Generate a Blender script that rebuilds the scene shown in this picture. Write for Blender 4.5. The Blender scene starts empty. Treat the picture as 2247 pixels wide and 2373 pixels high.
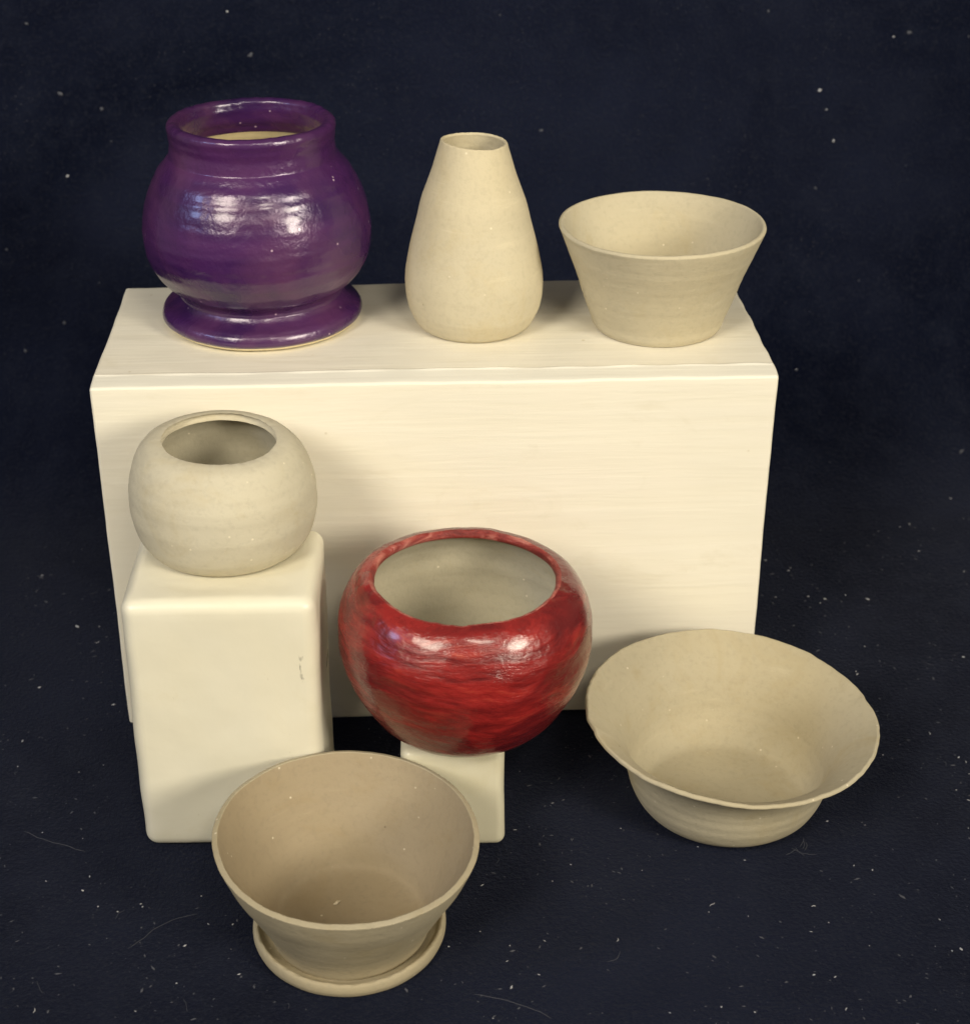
import bpy, math, random
import numpy as np
from mathutils import Matrix, Vector

K = 0.1                       # metres per working unit (the long block is one unit = 10 cm wide)
SC = bpy.context.scene
COL = SC.collection

# ------------------------------------------------------------------ camera
CAM_POS = np.array([-.0608, -2.2091, 1.5792])
YAW, PITCH, ROLL = .0586, .4988, .0048
def cam_axes():
    cy, sy, cp, sp = math.cos(YAW), math.sin(YAW), math.cos(PITCH), math.sin(PITCH)
    f = np.array([sy*cp, cy*cp, -sp]); r = np.array([cy, -sy, 0.]); u = np.cross(r, f)
    cr, sr = math.cos(ROLL), math.sin(ROLL)
    return cr*r+sr*u, -sr*r+cr*u, f
_r, _u, _f = cam_axes()
cam = bpy.data.cameras.new('camera')
cam.sensor_fit = 'HORIZONTAL'; cam.sensor_width = 36.0; cam.lens = 3855.35/2247*36
cam.clip_start = .005; cam.clip_end = 50
cam.dof.use_dof = True; cam.dof.focus_distance = .236; cam.dof.aperture_fstop = 46
cam_o = bpy.data.objects.new('camera', cam); COL.objects.link(cam_o)
cam_o.matrix_world = Matrix([[_r[0], _u[0], -_f[0], CAM_POS[0]*K], [_r[1], _u[1], -_f[1], CAM_POS[1]*K],
                             [_r[2], _u[2], -_f[2], CAM_POS[2]*K], [0, 0, 0, 1]])
SC.camera = cam_o

# ------------------------------------------------------------------ light
world = bpy.data.worlds.new('World'); SC.world = world; world.use_nodes = True
bg = world.node_tree.nodes['Background']
bg.inputs[0].default_value = (1.0, .92, .80, 1); bg.inputs[1].default_value = .17
SC.view_settings.view_transform = 'Standard'; SC.view_settings.look = 'None'
SC.cycles.max_bounces = 6; SC.cycles.diffuse_bounces = 4; SC.cycles.glossy_bounces = 3
SC.view_settings.exposure = 0; SC.view_settings.gamma = 1
AIM = Vector((0, .018, .072))
def lamp(name, az, el, dist, diam, power, col, sy=None, spread=180):
    l = bpy.data.lights.new(name, 'AREA'); l.shape = 'ELLIPSE' if sy else 'DISK'; l.size = diam
    if sy: l.size_y = sy
    l.energy = power; l.color = col; l.spread = math.radians(spread)
    o = bpy.data.objects.new(name, l); COL.objects.link(o)
    a, e = math.radians(az), math.radians(el)
    d = Vector((math.sin(a)*math.cos(e), -math.cos(a)*math.cos(e), math.sin(e)))
    o.location = AIM + d*dist
    o.rotation_euler = d.to_track_quat('Z', 'Y').to_euler()
WARM = (1.0, .915, .745)
lamp('lamp_left', -34, 34, .75, .25, .325, WARM, None, 50)       # hooded bench lamps
lamp('lamp_right', 42, 21, .75, .22, .36, WARM, None, 50)
lamp('lamp_above', 14, 42, .80, .20, .115, WARM, .10, 50)
lamp('lamp_cool', -66, 26, 1.4, .22, 2.4, (.42, .58, 1.0))

# ------------------------------------------------------------------ node helpers
class NT:
    def __init__(s, name):
        s.m = bpy.data.materials.new(name); s.m.use_nodes = True
        s.t = s.m.node_tree; s.n = s.t.nodes; s.b = s.n['Principled BSDF']
        s.co = s.n.new('ShaderNodeTexCoord').outputs['Object']
    def link(s, a, b): s.t.links.new(a, b)
    def setin(s, sock, v):
        if hasattr(v, 'is_linked') or hasattr(v, 'links'): s.link(v, sock)
        else: sock.default_value = v
    def mapping(s, scale=(1, 1, 1), loc=(0, 0, 0), rot=(0, 0, 0), src=None):
        n = s.n.new('ShaderNodeMapping'); s.link(src or s.co, n.inputs[0])
        n.inputs['Location'].default_value = loc; n.inputs['Rotation'].default_value = rot; n.inputs['Scale'].default_value = scale
        return n.outputs[0]
    def noise(s, vec, scale, detail=4, rough=.55, dist=0):
        n = s.n.new('ShaderNodeTexNoise'); s.link(vec, n.inputs['Vector'])
        n.inputs['Scale'].default_value = scale; n.inputs['Detail'].default_value = detail
        n.inputs['Roughness'].default_value = rough; n.inputs['Distortion'].default_value = dist
        return n.outputs['Fac']
    def voro(s, vec, scale, feat='F1', rnd=1):
        n = s.n.new('ShaderNodeTexVoronoi'); n.feature = feat; s.link(vec, n.inputs['Vector']); n.inputs['Scale'].default_value = scale
        n.inputs['Randomness'].default_value = rnd
        return n.outputs['Distance']
    def ramp(s, fac, stops, interp='LINEAR'):
        n = s.n.new('ShaderNodeValToRGB'); n.color_ramp.interpolation = interp; s.link(fac, n.inputs[0])
        e = n.color_ramp.elements
        while len(e) < len(stops): e.new(.5)
        for i, (p, c) in enumerate(stops):
            e[i].position = p; e[i].color = (c, c, c, 1) if isinstance(c, (int, float)) else (*c, 1)
        return n.outputs[0]
    def mix(s, fac, a, b, mode='MIX'):
        n = s.n.new('ShaderNodeMix'); n.data_type = 'RGBA'; n.blend_type = mode
        s.setin(n.inputs[0], fac)
        for i, v in ((6, a), (7, b)):
            if isinstance(v, tuple): n.inputs[i].default_value = (*v, 1)
            else: s.link(v, n.inputs[i])
        return n.outputs[2]
    def math(s, op, a, b=0., c=0.):
        n = s.n.new('ShaderNodeMath'); n.operation = op
        for i, v in enumerate((a, b, c)): s.setin(n.inputs[i], v)
        return n.outputs[0]
    def bump(s, h, strength, dist, prev=None):
        n = s.n.new('ShaderNodeBump'); s.link(h, n.inputs['Height']); n.inputs['Strength'].default_value = strength
        n.inputs['Distance'].default_value = dist
        if prev is not None: s.link(prev, n.inputs['Normal'])
        return n.outputs[0]
    def out(s, col=None, rough=None, nrm=None, **kw):
        if col is not None: s.setin(s.b.inputs['Base Color'], (*col, 1) if isinstance(col, tuple) else col)
        if rough is not None: s.setin(s.b.inputs['Roughness'], rough)
        if nrm is not None: s.link(nrm, s.b.inputs['Normal'])
        for k, v in kw.items(): s.setin(s.b.inputs[k.replace('_', ' ')], v)
        return s.m

# object coordinates are metres: 1 working unit = .1, so a pot is about .03 across
def clay(name, base, seed=0., pits=.5, warm=(1.0, .92, .74)):
    t = NT(name); v = t.mapping(loc=(seed, seed*1.7, seed*.6))
    big = t.noise(v, 60, 3); fine = t.noise(v, 1100, 4, .65)
    rings = t.noise(t.mapping((22, 22, 420), (seed, 0, seed)), 1, 3, .6)
    col = t.mix(t.ramp(big, [(.35, 0), (.70, 1)]), tuple(c*.95 for c in base), tuple(min(1, c*1.04) for c in base))
    col = t.mix(t.ramp(t.noise(v, 22, 2), [(.45, 0), (.75, .5)]), col, tuple(c*w for c, w in zip(base, warm)))
    col = t.mix(t.ramp(rings, [(.36, .07), (.55, 0)]), col, tuple(c*.70 for c in base))
    col = t.mix(t.ramp(fine, [(.32, .22), (.5, 0)]), col, tuple(c*.65 for c in base))
    col = t.mix(t.ramp(t.noise(v, 85, 5, .7, 1.4), [(.52, 0), (.74, .42)]), col, tuple(c*k for c, k in zip(base, (.86, .78, .60))))
    col = t.mix(t.ramp(t.noise(t.mapping((90, 90, 650), (seed, 2, 0)), 1, 4, .7), [(.60, 0), (.72, .28)]), col, tuple(min(1, c*1.22) for c in base))
    sp = t.voro(v, 330)
    col = t.mix(t.ramp(sp, [(.030, .6), (.07, 0)]), col, (.82, .74, .57))
    dk = t.voro(t.mapping(loc=(seed+3.1, seed, 2)), 150)
    col = t.mix(t.ramp(dk, [(.014, .55), (.030, 0)]), col, (.14, .10, .06))
    h = t.math('MULTIPLY_ADD', rings, .15, t.math('MULTIPLY', fine, .20))
    h = t.math('MULTIPLY_ADD', t.noise(v, 190, 3), .35*(.5+pits), h)
    n = t.bump(h, .42, .00085)
    return t.out(col, .74, n, Specular_IOR_Level=.28)

MAT = {}
MAT['clay_bottle'] = clay('bisque_clay_yellow', (.555, .495, .355), 1.3, .8)
MAT['clay_bowl'] = clay('bisque_clay_bowl', (.495, .447, .328), 4.1, .4)
MAT['clay_jar'] = clay('bisque_clay_jar', (.525, .48, .365), 7.7, .35)
MAT['clay_wide'] = clay('bisque_clay_wide', (.445, .395, .280), 2.9, .3)
MAT['clay_planter'] = clay('bisque_clay_planter', (.395, .346, .245), 9.4, .35)  # same clay as the others, base darkened for the weaker light in front
MAT['clay_inside'] = clay('bisque_clay_inside', (.44, .405, .31), 5.5, .3)
MAT['clay_planter_in'] = clay('bisque_clay_brown_shaded', (.335, .275, .185), 8.3, .3)  # brown clay, darkened further to paint in the shade inside the pot
MAT['clay_pale'] = clay('bisque_clay_pale', (.74, .64, .40), 6.2, .2)

def red_paint():
    t = NT('brushed_red_glaze'); v = t.co
    warp = t.n.new('ShaderNodeMix'); warp.data_type = 'VECTOR'
    nz = t.n.new('ShaderNodeTexNoise'); t.link(v, nz.inputs['Vector']); nz.inputs['Scale'].default_value = 38
    warp.inputs[0].default_value = .012
    t.link(v, warp.inputs[4]); t.link(nz.outputs['Color'], warp.inputs[5]); wv = warp.outputs[1]
    s1 = t.noise(t.mapping((80, 80, 380), rot=(.35, .12, 0), src=wv), 1, 6, .68)
    s2 = t.noise(t.mapping((76, 76, 400), rot=(-.28, -.22, 0), src=wv), 1, 6, .68)
    big = t.noise(v, 60, 3)
    st = t.mix(t.ramp(big, [(.42, 0), (.58, 1)]), s1, s2)
    s3 = t.noise(t.mapping((170, 170, 900), rot=(.2, -.15, 0), src=wv), 1, 5, .7)
    st = t.math('MULTIPLY_ADD', s3, .45, t.math('MULTIPLY', st, .60))
    stv = t.ramp(st, [(.36, 0), (.70, 1)])
    col = t.ramp(stv, [(0, (.075, .005, .006)), (.33, (.185, .012, .011)), (.62, (.27, .016, .014)), (.85, (.35, .036, .024)), (1, (.46, .10, .065))])
    col = t.mix(t.ramp(t.noise(t.mapping((45, 45, 150), rot=(.25, .1, 0), src=wv), 1, 5, .65, .6), [(.42, .85), (.54, 0)]), col, (.10, .006, .007))
    n = t.bump(t.math('MULTIPLY_ADD', t.noise(v, 260, 3, .55), 1.0, st), .40, .0010)
    return t.out(col, t.ramp(st, [(.3, .20), (.7, .33)]), n, Specular_IOR_Level=.5, Coat_Weight=.4, Coat_Roughness=.12)
MAT['red'] = red_paint()
def red_lip():
    t = NT('scratched_red_lip'); v = t.co
    st = t.noise(t.mapping((160, 160, 420)), 1, 6, .75, .8)
    col = t.ramp(st, [(.3, (.075, .006, .006)), (.5, (.24, .028, .022)), (.62, (.42, .13, .10)), (.75, (.50, .22, .16))])
    n = t.bump(st, .7, .0011)
    return t.out(col, .42, n, Specular_IOR_Level=.45)
MAT['red_lip'] = red_lip()

def purple():
    t = NT('glossy_purple_glaze'); v = t.co
    bands = t.noise(t.mapping((26, 26, 130)), 1, 3, .5, .5)
    big = t.noise(v, 70, 3, .6, .5)
    fine = t.noise(v, 650, 5, .65)
    col = t.ramp(bands, [(.3, (.022, .007, .050)), (.5, (.044, .011, .078)), (.72, (.088, .022, .112))])
    col = t.mix(t.ramp(big, [(.42, 0), (.68, .7)]), col, (.105, .032, .096))
    chips = t.ramp(t.voro(v, 330), [(.035, .8), (.075, 0)])
    col = t.mix(chips, col, (.55, .40, .50))
    n = t.bump(t.math('MULTIPLY_ADD', fine, .34, t.math('MULTIPLY_ADD', bands, .45, t.math('MULTIPLY', t.noise(v, 280, 3, .6), .55))), .42, .0009)
    return t.out(col, t.ramp(big, [(.35, .22), (.7, .34)]), n, Specular_IOR_Level=.6, Metallic=.12, Coat_Weight=.3, Coat_Roughness=.12)
MAT['purple'] = purple()

def painted_wood():
    t = NT('cream_painted_wood'); v = t.co
    gr = t.noise(t.mapping((28, 420, 420)), 1, 5, .6, .4)
    gr2 = t.noise(t.mapping((70, 1300, 1300)), 1, 4, .6)
    blotch = t.noise(v, 30, 3)
    base = (.765, .722, .61)
    col = t.mix(t.ramp(gr, [(.38, .28), (.6, 0)]), base, (.73, .68, .545))
    col = t.mix(t.ramp(blotch, [(.45, 0), (.7, .5)]), col, (.785, .72, .615))
    col = t.mix(t.ramp(t.voro(v, 100), [(.015, .5), (.035, 0)]), col, (.45, .36, .2))
    col = t.mix(t.ramp(t.noise(t.mapping((1, 2.2, 2.2)), 46, 5, .7, 1.2), [(.56, 0), (.72, .30)]), col, (.60, .54, .40))
    col = t.mix(t.ramp(t.noise(t.mapping((260, 1800, 1800)), 1, 4, .7, .6), [(.67, 0), (.75, .22)]), col, (.58, .52, .38))
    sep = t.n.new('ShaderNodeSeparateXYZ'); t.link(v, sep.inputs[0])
    grey_strip = t.math('MULTIPLY', t.math('COMPARE', t.math('MULTIPLY_ADD', gr, .0003, sep.outputs[1]), .00205, .0017), t.math('GREATER_THAN', sep.outputs[2], .0575))  # greyer band along the front edge of the top
    col = t.mix(t.math('MULTIPLY', grey_strip, .75), col, (.70, .68, .60))
    n = t.bump(t.math('MULTIPLY_ADD', gr2, .3, gr), .16, .0007)
    return t.out(col, t.ramp(gr, [(.3, .36), (.7, .52)]), n, Specular_IOR_Level=.42)
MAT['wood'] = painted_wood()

def ceramic_block(name, base, seed):
    t = NT(name); v = t.mapping(loc=(seed, seed, seed))
    blotch = t.noise(v, 40, 3); dents = t.noise(t.mapping((1, 1, .6), (seed, 0, 0)), 130, 2, .4)
    col = t.mix(t.ramp(blotch, [(.4, 0), (.7, .5)]), base, tuple(c*k for c, k in zip(base, (.95, .93, .86))))
    col = t.mix(t.ramp(t.voro(v, 120), [(.02, .6), (.045, 0)]), col, (.40, .31, .16))
    col = t.mix(t.ramp(t.noise(v, 75, 5, .7, 1.0), [(.55, 0), (.75, .35)]), col, tuple(c*k for c, k in zip(base, (.86, .82, .70))))
    col = t.mix(t.ramp(t.noise(t.mapping((700, 700, 260), (seed, 0, 0)), 1, 4, .7), [(.69, 0), (.76, .4)]), col, (.42, .35, .22))
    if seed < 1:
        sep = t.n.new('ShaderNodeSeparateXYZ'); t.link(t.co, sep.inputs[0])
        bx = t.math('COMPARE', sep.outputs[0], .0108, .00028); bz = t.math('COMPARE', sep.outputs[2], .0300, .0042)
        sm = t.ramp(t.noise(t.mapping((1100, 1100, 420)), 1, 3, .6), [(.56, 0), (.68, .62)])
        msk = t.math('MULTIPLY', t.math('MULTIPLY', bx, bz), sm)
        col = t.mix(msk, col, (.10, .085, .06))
    n = t.bump(dents, .32, .0016)
    n = t.bump(t.noise(v, 500, 3), .10, .0004, n)
    return t.out(col, t.ramp(blotch, [(.3, .26), (.7, .40)]), n, Specular_IOR_Level=.45)
MAT['block_l'] = ceramic_block('cream_smooth_block', (.725, .69, .565), 0.4)
MAT['block_m'] = ceramic_block('cream_small_block', (.63, .59, .445), 3.4)  # base colour lowered to stand in for the red pot's shade

def velvet():
    t = NT('navy_black_velvet'); v = t.co
    nap = t.noise(v, 1500, 4, .7); cloud = t.noise(v, 11, 4, .62, .8); mid = t.noise(v, 150, 4, .65)
    col = t.mix(t.ramp(cloud, [(.40, 0), (.74, 1)]), (.0018, .0034, .0125), (.0100, .0136, .0320))
    col = t.mix(t.ramp(mid, [(.45, 0), (.75, .6)]), col, (.0105, .0138, .0290))
    col = t.mix(t.ramp(nap, [(.50, 0), (.78, .75)]), col, (.020, .023, .036))
    dust = t.mix(1.0, t.ramp(t.voro(v, 900), [(.05, 1), (.14, 0)]), t.ramp(t.noise(v, 60, 3), [(.5, 0), (.66, 1)]), 'MULTIPLY')
    col = t.mix(t.math('MULTIPLY', dust, .55), col, (.11, .11, .125))
    n = t.bump(t.math('MULTIPLY_ADD', mid, .5, nap), .8, .0010)
    return t.out(col, .95, n, Specular_IOR_Level=.08, Sheen_Weight=.05, Sheen_Roughness=.45, Sheen_Tint=(.62, .66, .85, 1))
MAT['velvet'] = velvet()
def plain(name, c, rough=.8):
    t = NT(name); nz = t.noise(t.co, 700, 3)
    return t.out(t.mix(nz, tuple(x*.75 for x in c), tuple(min(1, x*1.2) for x in c)), rough, Specular_IOR_Level=.2)
MAT['lint'] = plain('pale_lint', (.40, .40, .43))
MAT['lint_dim'] = plain('grey_lint', (.085, .088, .108))
MAT['crumb'] = plain('pale_crumb', (.72, .62, .45))

# ------------------------------------------------------------------ mesh helpers
def add_mesh(name, verts, faces, mat, parent=None, normals=None, loc=None, smooth=True):
    me = bpy.data.meshes.new(name)
    me.from_pydata([tuple(p) for p in np.asarray(verts)*1.0], [], [tuple(int(i) for i in f) for f in faces]); me.update()
    if smooth: me.polygons.foreach_set('use_smooth', [True]*len(me.polygons))
    if normals is not None:
        me.normals_split_custom_set_from_vertices([tuple(n) for n in normals])
    me.materials.append(mat)
    o = bpy.data.objects.new(name, me); COL.objects.link(o)
    if parent is not None: o.parent = parent
    if loc is not None: o.location = loc
    return o
def tag(o, label, cat, group=None, kind=None):
    o['label'] = label; o['category'] = cat
    if group: o['group'] = group
    if kind: o['kind'] = kind
def thing(name, label, cat, loc, group=None):
    o = bpy.data.objects.new(name, None); COL.objects.link(o); o.location = loc; o.empty_display_size = .01
    tag(o, label, cat, group); return o

def catmull(P, n):
    P = np.array(P, float); P = np.vstack([2*P[0]-P[1], P, 2*P[-1]-P[-2]]); out = []
    for i in range(1, len(P)-2):
        a, b, c, d = P[i-1:i+3]
        for t in np.arange(n)/n:
            out.append(.5*(2*b+(c-a)*t+(2*a-5*b+4*c-d)*t*t+(3*b-a-3*c+d)*t**3))
    out.append(P[-2]); return np.array(out)
def resample(Q, step):
    d = np.r_[0, np.cumsum(np.hypot(*np.diff(Q, axis=0).T))]
    n = max(2, int(round(d[-1]/step))+1); s = np.linspace(0, d[-1], n)
    return np.stack([np.interp(s, d, Q[:, 0]), np.interp(s, d, Q[:, 1])], 1)
def pot_profile(ctrl, t_wall, t_lip=None, floor=.02, foot=.006, step=.0025, lip_flat=False):
    """ctrl: outer (r, z) from base to lip, z from 0. Returns outer, lip and inner curves."""
    o = resample(catmull(ctrl, 14), step)
    r0 = o[0, 0]
    base = resample(np.array([(1e-4, .0015), (r0*.55, .0015), (r0-foot*1.6, .0), (r0-foot, 0)]), .006)
    bev = catmull([(r0-foot, 0), (r0-foot*.3, foot*.25), (o[3, 0], o[3, 1])], 4)[1:-1]
    outer = np.vstack([base, bev, o[3:]])
    tg = np.gradient(o, axis=0); tg /= np.hypot(*tg.T)[:, None]; nin = np.stack([-tg[:, 1], tg[:, 0]], 1)   # points inwards
    t_lip = t_lip or t_wall
    H = o[-1, 1]; w = np.clip((o[:, 1]-H*.72)/(H*.28), 0, 1)
    inn = o + nin*(t_wall*(1-w)+t_lip*w)[:, None]
    inn = inn[::-1]; inn = inn[(inn[:, 0] > .008)]
    k = np.argmax(inn[:, 1] < floor+.012) or len(inn)-1
    inn = inn[:k]
    end = inn[-1]
    inn = np.vstack([inn, catmull([inn[-1], (end[0]-.007, floor+.004), (end[0]-.024, floor+.0005), (end[0]*.4, floor), (1e-4, floor)], 8)[1:]])
    inn = resample(inn, step*1.3)
    a, b = o[-1], inn[0]
    c = (a+b)/2; u = (b-a)/2; up = np.array([u[1], -u[0]])
    if up[1] < 0: up = -up
    ang = np.linspace(0, math.pi, 9)
    e = .45 if lip_flat else 1
    lip = np.array([c-u*math.copysign(abs(math.cos(x))**e, math.cos(x))+up*(.35 if lip_flat else .85)*math.sin(x)**e for x in ang])
    return outer, lip, inn
def rnd_waves(seed, n, kt, kz):
    rg = np.random.default_rng(seed)
    return [(rg.integers(1, kt+1), rg.normal(0, kz), rg.uniform(0, 6.28), rg.normal()) for _ in range(n)]
def waves(ws, th, z):
    return sum(a*np.sin(k*th+q*z+p) for k, q, p, a in ws)/math.sqrt(len(ws))
def lathe(curves, names, mats, parent, wob=(0, 0, 0, 0), seed=0, amp=.0012, rim_amp=.0012, ring_amp=.0006, rim_fn=None, nth=288, split=None):
    """Revolve curves; names[i] is the part each curve belongs to. Vertices are shared in position between parts."""
    P = np.vstack(curves); n = len(P); th = np.linspace(0, 2*np.pi, nth, endpoint=False)[None, :]
    H = P[:, 1].max(); r = P[:, 0:1]; z = P[:, 1:2]; w = np.clip(z/H, 0, 1)
    R0 = np.repeat(r, nth, 1); Z0 = np.repeat(z, nth, 1)
    w1 = rnd_waves(seed+1, 7, 4, 12); w2 = rnd_waves(seed+2, 10, 15, 45); w3 = rnd_waves(seed+3, 14, 42, 10); w4 = rnd_waves(seed+4, 9, 1, 260)
    fade = np.clip(R0/.03, 0, 1)
    tx, ty, ec, es = wob
    R = R0*(1+w*(ec*np.cos(2*th)+es*np.sin(2*th)))
    R = R + fade*(amp*waves(w1, th, Z0)*(.35+.65*w) + amp*.30*waves(w2, th, Z0)) + fade*ring_amp*waves(w4, 0*th, Z0)
    rimw = np.clip((w-.955)/.045, 0, 1)
    R = R + rimw*rim_amp*(.6*waves(w2, th, 0)+.8*waves(w3, th, 0))
    Z = Z0 + w*R*(tx*np.cos(th)+ty*np.sin(th)) + w**3*amp*1.2*waves(w1, th+1.0, 0) + rimw*rim_amp*.8*waves(w3, th+2.0, 0)
    if rim_fn is not None:
        dR, dZ = rim_fn(th, w, R0, Z0); R = R+dR; Z = Z+dZ
    V = np.stack([R*np.cos(th), R*np.sin(th), Z], -1)
    du = np.roll(V, -1, 1)-np.roll(V, 1, 1); dv = np.gradient(V, axis=0)
    N = np.cross(du, dv); N /= np.linalg.norm(N, axis=-1, keepdims=True)+1e-12
    N[0] = (0, 0, -1)
    if P[-1, 0] < .001: N[-1] = (0, 0, 1)
    if split is None:
        ids = []; s = 0
        for c in curves: ids.append((s, s+len(c))); s += len(c)
    objs = {}
    for i, (a, b) in enumerate(ids):
        b2 = min(b+1, n)                         # reach the first ring of the next curve
        m = b2-a
        q = np.arange(m-1)[:, None]*nth+np.arange(nth)[None, :]; q2 = np.arange(m-1)[:, None]*nth+(np.arange(nth)[None, :]+1) % nth
        F = np.stack([q, q2, q2+nth, q+nth], -1).reshape(-1, 4)
        objs[names[i]] = add_mesh(names[i], V[a:b2].reshape(-1, 3)*K, F, mats[i], parent, N[a:b2].reshape(-1, 3))
    return objs

def rounded_box(w, d, h, rad, cell, exy=()):
    """Six welded grids of a box standing on z=0 and centred in x, y; edges and corners rounded by rad."""
    def axis(L):
        a = np.linspace(0, rad, 5); m = np.linspace(rad, L-rad, max(3, int((L-2*rad)/cell)+1))
        return np.unique(np.round(np.r_[a, m, L-a], 6))
    X, Y, Zc = axis(w)-w/2, np.unique(np.round(np.r_[axis(d), exy], 6))-d/2, axis(h)
    idx = {}; V = []; F = []
    def vid(p):
        k = tuple(np.round(p, 6))
        if k not in idx: idx[k] = len(V); V.append(p)
        return idx[k]
    def grid(A, B, fn, flip):
        g = [[vid(fn(a, b)) for b in B] for a in A]
        for i in range(len(A)-1):
            for j in range(len(B)-1):
                f = (g[i][j], g[i+1][j], g[i+1][j+1], g[i][j+1]); F.append(f[::-1] if flip else f)
    grid(X, Y, lambda a, b: (a, b, 0.), True); grid(X, Y, lambda a, b: (a, b, h), False)
    grid(X, Zc, lambda a, b: (a, -d/2, b), False); grid(X, Zc, lambda a, b: (a, d/2, b), True)
    grid(Y, Zc, lambda a, b: (-w/2, a, b), True); grid(Y, Zc, lambda a, b: (w/2, a, b), False)
    V = np.array(V); lo = np.array([-w/2+rad, -d/2+rad, rad]); hi = np.array([w/2-rad, d/2-rad, h-rad])
    c = np.clip(V, lo, hi); dv = V-c; L = np.linalg.norm(dv, axis=1, keepdims=True)
    V = np.where(L > 1e-9, c+dv/np.maximum(L, 1e-9)*np.minimum(L, rad), V)
    return V, F
def swirl(V, seed, n, k, amp):
    rg = np.random.default_rng(seed); out = np.zeros(V.shape)
    for _ in range(n):
        f = rg.normal(0, k, 3); out += np.sin(V@f+rg.uniform(0, 6.28))[:, None]*rg.normal(0, 1, 3)
    return out*amp/math.sqrt(n)

# ------------------------------------------------------------------ velvet cloth: floor sweeping up into a backdrop
Y0, YB, RB, LEAN = -2.1, .60, .42, math.radians(82)
def cloth_point(x, s):
    """s = arc length from the curve's start: <0 on the floor, then up the backdrop"""
    arc = RB*LEAN
    if s <= 0: y, z, n = YB+s, 0., (0, 0, 1)
    elif s < arc: a = s/RB; y, z, n = YB+RB*math.sin(a), RB*(1-math.cos(a)), (0, -math.sin(a), math.cos(a))
    else:
        t = s-arc; y, z = YB+RB*math.sin(LEAN)+t*math.cos(LEAN), RB*(1-math.cos(LEAN))+t*math.sin(LEAN)
        n = (0, -math.sin(LEAN), math.cos(LEAN))
    n = np.array(n); k = min(1, max(0, (s+.35)/.9))
    wv = .014*math.sin(2.3*x+1.1*s+.6)+.010*math.sin(4.9*x-1.7*s+2.0)+.006*math.sin(8.3*x+3.1*s)
    return np.array([x, y, z])+n*wv*k, n
def build_cloth():
    xs = np.linspace(-2.6, 2.6, 131); ss = np.linspace(Y0-YB, 2.6, 131)
    V = [cloth_point(x, s)[0]*K for s in ss for x in xs]; m = len(xs)
    F = [(i*m+j, i*m+j+1, (i+1)*m+j+1, (i+1)*m+j) for i in range(len(ss)-1) for j in range(m-1)]
    o = add_mesh('backdrop_cloth', V, F, MAT['velvet'])
    o['label'] = 'dusty navy black velvet cloth under and behind the pots'; o['category'] = 'cloth'; o['kind'] = 'structure'
build_cloth()

# ------------------------------------------------------------------ blocks
TOP = .5947
def long_block():
    w, d, h = 1.0, .3933, TOP
    V, F = rounded_box(w, d, h, .0045, .008, np.arange(.026, .048, .0016))
    V[:, 1] += d/2
    yy = V[:, 1]; zz = V[:, 2]; x = V[:, 0]
    edge = .036+.0007*np.sin(9*x+1)+.0004*np.sin(23*x)+.0005*np.sin(71*x)
    top = zz > h-.03
    drop = np.clip((edge-yy)/.036, 0, 1)
    V[:, 2] -= .0050*drop*zz/h
    rid = np.exp(-((yy-edge)/.0022)**2)*(zz > h-.0005)
    V[:, 2] += rid*(.0011+.0004*np.sin(31*x)+.0004*np.sin(67*x+2))
    V[:, 0] += np.where(x > w/2-.02, .0005*np.sin(38*yy+11*zz)+.0006*np.sin(95*yy), 0)
    V += swirl(V, 5, 12, 9, .0009)+swirl(V, 6, 12, 45, .0003)
    V[:, 2] = np.maximum(V[:, 2], 0)
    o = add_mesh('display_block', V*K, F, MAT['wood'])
    tag(o, 'long cream painted wooden block behind, carrying the purple vase, bottle and bowl', 'block')
long_block()
def small_block(name, w, d, h, rad, loc, rz, mat, label, seed, dish, taper):
    V, F = rounded_box(w, d, h, rad, .012)
    f = V[:, 2]/h
    V[:, 0] *= 1+taper*(1-f); V[:, 1] *= 1+taper*(1-f)
    up = np.clip((V[:, 2]-(h-rad*.6))/(rad*.6), 0, 1)
    e = np.minimum(w/2-np.abs(V[:, 0]), d/2-np.abs(V[:, 1]))
    V[:, 2] -= up*dish*np.clip((e-rad*.5)/.03, 0, 1)
    V += swirl(V, seed, 10, 12, .0012)+swirl(V, seed+1, 12, 40, .0004)
    V[:, 2] = np.maximum(V[:, 2], 0)
    o = add_mesh(name, V*K, F, mat, loc=(loc[0]*K, loc[1]*K, 0)); o.rotation_euler.z = rz
    tag(o, label, 'block'); return o
LT = .4155
small_block('display_block', .263, .205, LT, .020, (-.3035, -.209), math.radians(-1.5), MAT['block_l'],
            'tall cream smooth block with rounded edges under the round clay jar', 21, .003, .0)
MT = .172
small_block('display_block', .146, .15, MT, .014, (.0075, -.254), math.radians(-1), MAT['block_m'],
            'small short cream block under the red pot', 31, 0, .0)

# ------------------------------------------------------------------ pots
def rel(P, z0): return [(r, z-z0) for r, z in P]
def pot(name, label, cat, ax, z0, lift=.0004): return thing(name, label, cat, (ax[0]*K, ax[1]*K, (z0+lift)*K))

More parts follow.
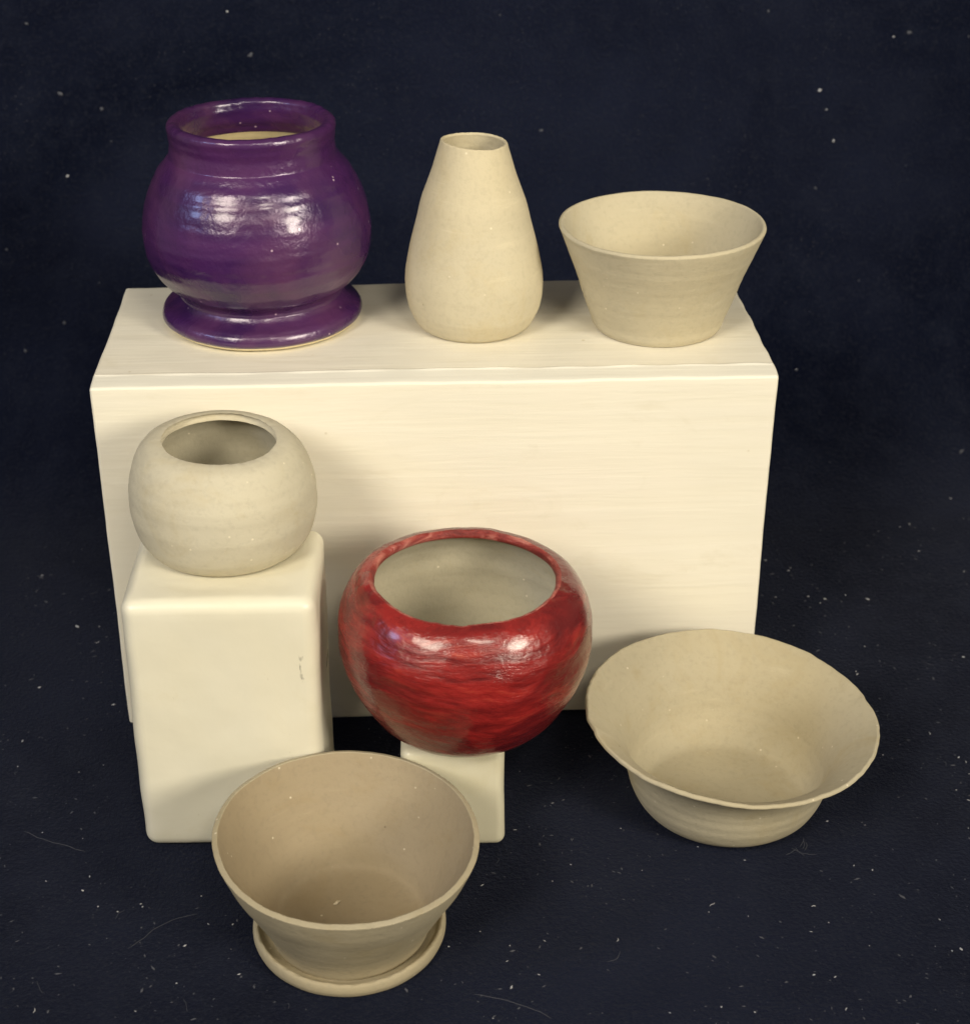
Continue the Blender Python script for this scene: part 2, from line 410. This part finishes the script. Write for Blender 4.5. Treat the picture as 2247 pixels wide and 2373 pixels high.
# purple vase: foot flange, body, neck and lip, pale interior
pv = pot('purple_vase', 'glossy purple glazed vase with flared foot and short neck', 'vase', (-.2673, .2556), TOP, .0022)
foot_c = np.vstack([resample(np.array([(1e-4, .001), (.12, .001), (.139, .0)]), .006), catmull([(.139, 0), (.147, .0015), (.1500, .005)], 4)])
foot_edge = catmull([(.1500, .005), (.1545, .010), (.1552, .0165), (.1525, .0230), (.1465, .0280), (.1385, .0320), (.1305, .0375), (.1258, .044)], 8)[1:]
body_c = catmull([(.1258, .044), (.1262, .050), (.1320, .058), (.1465, .070), (.1615, .090), (.1705, .113), (.1732, .137), (.1722, .160), (.1680, .183), (.1610, .205), (.1545, .219), (.1510, .226), (.1440, .239), (.1340, .2505), (.1255, .260)], 8)[1:]
neck_c = catmull([(.1255, .260), (.1236, .270), (.1230, .280), (.1236, .291), (.1248, .299), (.1252, .305), (.1238, .310), (.1190, .3130), (.1125, .3125), (.1075, .309), (.1058, .301), (.1060, .290), (.1095, .278), (.1150, .268), (.1190, .261)], 8)[1:]
in_c = catmull([(.1190, .261), (.1290, .246), (.140, .228), (.150, .205), (.157, .175), (.160, .15), (.156, .115), (.145, .085), (.125, .06), (.09, .05), (.04, .046), (1e-4, .045)], 8)[1:]
lathe([foot_c, foot_edge, body_c, neck_c, in_c], ['base_edge', 'foot', 'body', 'neck', 'interior'],
      [MAT['clay_pale'], MAT['purple'], MAT['purple'], MAT['purple'], MAT['clay_pale']], pv, seed=11, amp=.0011, rim_amp=.0003, ring_amp=.0003)

# bottle vase
bv = pot('bottle_vase', 'tall pear shaped unglazed clay bottle vase with narrow mouth', 'vase', (.0624, .2093), TOP)
o_, l_, i_ = pot_profile([(.0815, 0), (.0900, .010), (.1015, .034), (.1060, .062), (.1055, .090), (.1005, .118), (.0942, .1441), (.0870, .172), (.0800, .1995), (.0715, .224), (.0625, .249), (.0560, .270), (.0505, .2885)], .009, .0055, floor=.02, foot=.004)
def chip_bottle(th, w, R0, Z0):
    rim = np.clip((w-.97)/.03, 0, 1)
    return 0*R0, -rim*.0012*np.exp(-((th-5.3)/.25)**2)+rim*.0004*np.sin(th*2+1)
lathe([o_, l_, i_], ['body', 'rim', 'interior'], [MAT['clay_bottle']]*3, bv, wob=(-.0500, -.0200, -.0150, -.0100), seed=23, amp=.0006, rim_amp=.00014, ring_amp=.0002, rim_fn=chip_bottle)

# flared bowl
bw = pot('flared_bowl', 'unglazed clay bowl with straight flaring sides on the long block', 'bowl', (.3474, .1970), TOP)
o_, l_, i_ = pot_profile([(.0980, 0), (.1010, .008), (.1055, .022), (.1140, .0442), (.1283, .0879), (.1425, .1248), (.1510, .147), (.1560, .1600)], .0085, .0075, floor=.018, foot=.003)
def bowl_rim(th, w, R0, Z0):
    rim = np.clip((w-.93)/.07, 0, 1)
    return rim*.0012*np.sin(2*th+.4), w**2*(.0035*np.exp(-((th-1.62)/.55)**2)+.0015*np.sin(3*th))
lathe([o_, l_, i_], ['body', 'rim', 'interior'], [MAT['clay_bowl']]*3, bw, wob=(.0112, -.0091, -.0016, -.0085), seed=37, amp=.0009, rim_amp=.0002, ring_amp=.0002, rim_fn=bowl_rim)

# round jar
jr = pot('round_jar', 'round unglazed clay jar with closed-in mouth on the tall cream block', 'jar', (-.3043, -.1440), LT, -.0018)
o_, l_, i_ = pot_profile([(.0960, 0), (.1070, .007), (.1170, .020), (.1236, .0357), (.1280, .058), (.1288, .075), (.1266, .1018), (.1225, .119), (.1160, .1355), (.1085, .148), (.0985, .1575), (.0850, .1625), (.0770, .1630)], .012, .0105, floor=.02, foot=.008)
lathe([o_, l_, i_], ['body', 'rim', 'interior'], [MAT['clay_jar'], MAT['clay_jar'], MAT['clay_inside']], jr, wob=(-.0095, .0293, .0222, -.0343), seed=41, amp=.0009, rim_amp=.0003, ring_amp=.0002)

# red pot
rp = pot('red_pot', 'round pot brushed with glossy red glaze and bare inside', 'pot', (.0278, -.2500), MT, .0)
o_, l_, i_ = pot_profile([(.0660, 0), (.0900, .0045), (.1074, .0112), (.1260, .027), (.1410, .0481), (.1634, .0947), (.1718, .1378), (.1700, .1756), (.1650, .196), (.1578, .2134), (.1490, .227), (.1390, .2365), (.1265, .2405)], .011, .0135, floor=.022, foot=.008)
def red_rim(th, w, R0, Z0):
    rim = np.clip((w-.93)/.07, 0, 1)
    return rim*.0012*np.sin(th*7+1)*np.sin(th*3), rim*.0008*np.sin(th*5+2)
lathe([o_, l_, i_], ['body', 'rim', 'interior'], [MAT['red'], MAT['red_lip'], MAT['clay_inside']], rp, wob=(-.0085, .0414, .0415, -.0025), seed=53, amp=.0008, rim_amp=.0006, ring_amp=.0004, rim_fn=red_rim)
for c in rp.children:
    if c.name.startswith('interior'): c['label'] = 'bare unpainted grey tan clay inside'

# wide bowl on the cloth
wb = pot('wide_bowl', 'wide unglazed clay bowl with ragged flat rim on the dark cloth', 'bowl', (.4153, -.2441), 0)
o_, l_, i_ = pot_profile([(.0930, 0), (.1130, .009), (.1300, .0223), (.1415, .042), (.1485, .064), (.1530, .084), (.1590, .103), (.1680, .1205), (.1810, .1370), (.1960, .1500), (.2122, .1612)], .008, .0065, floor=.016, foot=.012)
def wide_rim(th, w, R0, Z0):
    t = np.mod(th, 2*np.pi); rim = np.clip((w-.80)/.20, 0, 1)
    g = lambda c, s: np.exp(-(np.angle(np.exp(1j*(t-c)))/s)**2)
    rag = .0012*np.sin(61*t+1)*np.sin(7*t)+.0016*np.sin(29*t)*np.sin(5*t+1)
    dR = rim**2*(-.0026*g(3.36, .025)+.0016*g(3.24, .05)-.0018*g(.12, .07)+.0015*g(-.08, .08)-.0025*g(4.25, .3)+.3*rag)
    return dR, rim**2*(.0005*np.sin(9*t)+.0004*np.sin(17*t+1))
lathe([o_, l_, i_], ['body', 'rim', 'interior'], [MAT['clay_wide']]*3, wb, wob=(-.0503, .0239, -.0021, .0073), seed=61, amp=.0008, rim_amp=.0003, ring_amp=.00012, rim_fn=wide_rim)

# planter with attached saucer
pl = pot('planter', 'unglazed clay flower pot with attached saucer standing on the cloth in front', 'flower pot', (-.1402, -.4909), 0)
ctrl = [(.1070, .010), (.1088, .019), (.1130, .031), (.1195, .045), (.1316, .0685), (.1470, .0980), (.1624, .1272), (.1710, .147), (.1775, .1645)]
o_, l_, i_ = pot_profile([(r, z-.010) for r, z in ctrl], .0100, .0080, floor=.012, foot=.004, lip_flat=True)
for c in (o_, l_, i_): c[:, 1] += .010
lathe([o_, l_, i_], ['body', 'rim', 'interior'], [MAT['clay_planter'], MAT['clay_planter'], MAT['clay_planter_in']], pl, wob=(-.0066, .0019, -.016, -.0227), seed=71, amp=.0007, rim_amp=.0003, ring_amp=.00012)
sa = np.vstack([resample(np.array([(1e-4, .001), (.10, .001), (.121, 0)]), .006),
                catmull([(.121, 0), (.1265, .0025), (.1295, .0095), (.1300, .016), (.1290, .0215), (.1265, .0240), (.1235, .0235), (.1210, .0205), (.1185, .0145), (.112, .0105), (.095, .0095), (.04, .0095), (1e-4, .0095)], 8)[1:]])
lathe([sa], ['saucer'], [MAT['clay_planter']], pl, seed=77, amp=.0006, rim_amp=.0009, ring_amp=.0002)

# ------------------------------------------------------------------ lint, hairs and specks on the cloth
rg = np.random.default_rng(7)
OCC = [(-.2672, .2, 9)]
def blocked(x, y):
    return (-.52 < x < .52 and -.01 < y < .41) or (-.44 < x < -.165 and -.32 < y < -.1) or (-.075 < x < .09 and -.33 < y < -.17) \
        or math.hypot(x-.412, y+.258) < .11 or math.hypot(x+.14, y+.48) < .135
def fleck(V, F, x, s, size, elong=1.0):
    p, n = cloth_point(x, s); n = Vector(n)
    a = Vector((rg.normal(), rg.normal(), rg.normal())); a = (a-a.dot(n)*n).normalized(); b = n.cross(a)
    k = len(V); L = size*elong
    lift = size*.25
    for (i, j, h) in ((1, 0, .3), (.25, .9, .4), (-.95, .25, .3), (-.2, -.85, .35), (.05, .05, 1.0), (0, 0, -.3)):
        q = Vector(p)+a*L*i*rg.uniform(.7, 1.2)+b*size*j*rg.uniform(.7, 1.2)+n*(lift+size*.6*h)
        V.append(np.array(q)*K)
    for i in range(4): F.append((k+i, k+(i+1) % 4, k+4)); F.append((k+(i+1) % 4, k+i, k+5))
def hair(V, F, x, s, length, rad, curl, seg=9):
    d = rg.uniform(0, 2*math.pi); pts = []; c = rg.normal(0, curl)
    xx, s2 = x, s
    for i in range(seg+1):
        p, n = cloth_point(xx, s2); pts.append(p+n*(rad*1.1+rad*3*abs(math.sin(i*.9+x*50))))
        d += c/seg+rg.normal(0, curl*.25); xx += math.cos(d)*length/seg; s2 += math.sin(d)*length/seg
    k = len(V)
    for i, p in enumerate(pts):
        t = pts[min(i+1, seg)]-pts[max(i-1, 0)]; t /= np.linalg.norm(t)+1e-9
        u = np.cross(t, (0, .3, 1.)); u /= np.linalg.norm(u)+1e-9; v = np.cross(t, u)
        rr = rad*(1 if 0 < i < seg else .4)
        for j in range(3): a = j*2.094; V.append((p+u*rr*math.cos(a)+v*rr*math.sin(a))*K)
    for i in range(seg):
        for j in range(3): F.append((k+i*3+j, k+i*3+(j+1) % 3, k+i*3+3+(j+1) % 3, k+i*3+3+j))
def scatter():
    bright, dim = ([], []), ([], [])
    def put(n, fn, ylo, yhi, xr=1.25):
        c = 0
        while c < n:
            x, s = rg.uniform(-xr, xr), rg.uniform(ylo, yhi)-YB
            if s < 0 and blocked(x, YB+s): continue
            if s < 0 and math.sin(7*x+1.3)*math.sin(6*s+.7)+.5*math.sin(19*x-3*s)*math.sin(17*s) < rg.uniform(-1.1, .7): continue   # lint gathers in clumps
            fn(x, s); c += 1
    # floor in front: many fine flecks and short fibres
    put(260, lambda x, s: fleck(*bright, x, s, abs(rg.normal(.0008, .0006))+.0004, rg.uniform(1, 2.2)), -1.0, .0)
    put(60, lambda x, s: fleck(*bright, x, s, abs(rg.normal(.0014, .0007))+.0006, rg.uniform(1, 2.2)), .0, .6)
    put(2200, lambda x, s: fleck(*dim, x, s, abs(rg.normal(.0006, .0006))+.0004, rg.uniform(1, 3)), -1.0, .6)
    put(70, lambda x, s: hair(*dim, x, s, rg.uniform(.008, .032), .00032, .9, 6), -1.0, .5)
    put(30, lambda x, s: hair(*bright, x, s, rg.uniform(.004, .012), .0006, 1.0, 4), -1.0, .4)
    # the larger bits of fluff one notices
    for x, q, z in [(.8, .975, .0042), (.835, .874, .003), (.817, .936, .002), (.945, 1.076, .002), (-.702, .825, .003), (.677, -.266, .0024), (.705, -.277, .003),
                    (.746, -.265, .002), (.626, -.132, .002), (1.042, .075, .0026), (.703, -.509, .002), (-.46, -1.039, .0018), (-.488, -1.027, .0016), (-.43, -1.025, .002),
                    (-.348, -1.013, .0016), (-.412, -1.226, .0015), (.561, -.897, .0016), (.36, -.945, .0018), (.422, -.977, .0016), (.337, -1.258, .002), (.378, -1.269, .0016)]:
        fleck(*bright, x, q, z, rg.uniform(1, 1.5))
    for k in range(7): hair(*dim, .505+rg.normal(0, .004), -.965+rg.normal(0, .006), .022, .00035, .5, 6)    # tuft by the wide bowl
    for x, q in ((-.62, -.86), (-.35, -1.05), (.22, -1.32), (.02, -1.22), (.33, -.70)): hair(*dim, x, q, .11, .0004, .5, 12)
    # backdrop: fewer, blurred by distance
    put(70, lambda x, s: fleck(*dim, x, s, abs(rg.normal(.0022, .0012))+.001, rg.uniform(1, 2)), .6, 2.7, 1.3)
    put(26, lambda x, s: fleck(*bright, x, s, abs(rg.normal(.0010, .0007))+.0006, 1.2), .6, 2.7, 1.3)
    for mat, (V, F), nm, lab in ((MAT['lint'], bright, 'lint', 'pale lint specks and fibres sprinkled over the dark velvet'),
                                 (MAT['lint_dim'], dim, 'dust', 'fine grey dust and short fibres over the dark velvet')):
        o = add_mesh(nm, V, F, mat, smooth=False); tag(o, lab, nm, kind='stuff')
scatter()

# crumb inside the planter
V = []; F = []
cx, cy, cz = -.158, -.462, .0226
for (i, j, h) in ((1, 0, .2), (.3, .5, .3), (-1, .1, .2), (-.3, -.5, .2), (0, 0, .7), (0, 0, 0)):
    V.append(np.array([cx+.0065*(i*.8-j*.5), cy+.0065*(i*.6+j*.8), cz+.005*h])*K)
for i in range(4): F += [(i, (i+1) % 4, 4), ((i+1) % 4, i, 5)]
o = add_mesh('crumb', V, F, MAT['crumb'], smooth=False)
tag(o, 'tiny pale crumb lying inside the flower pot', 'crumb')
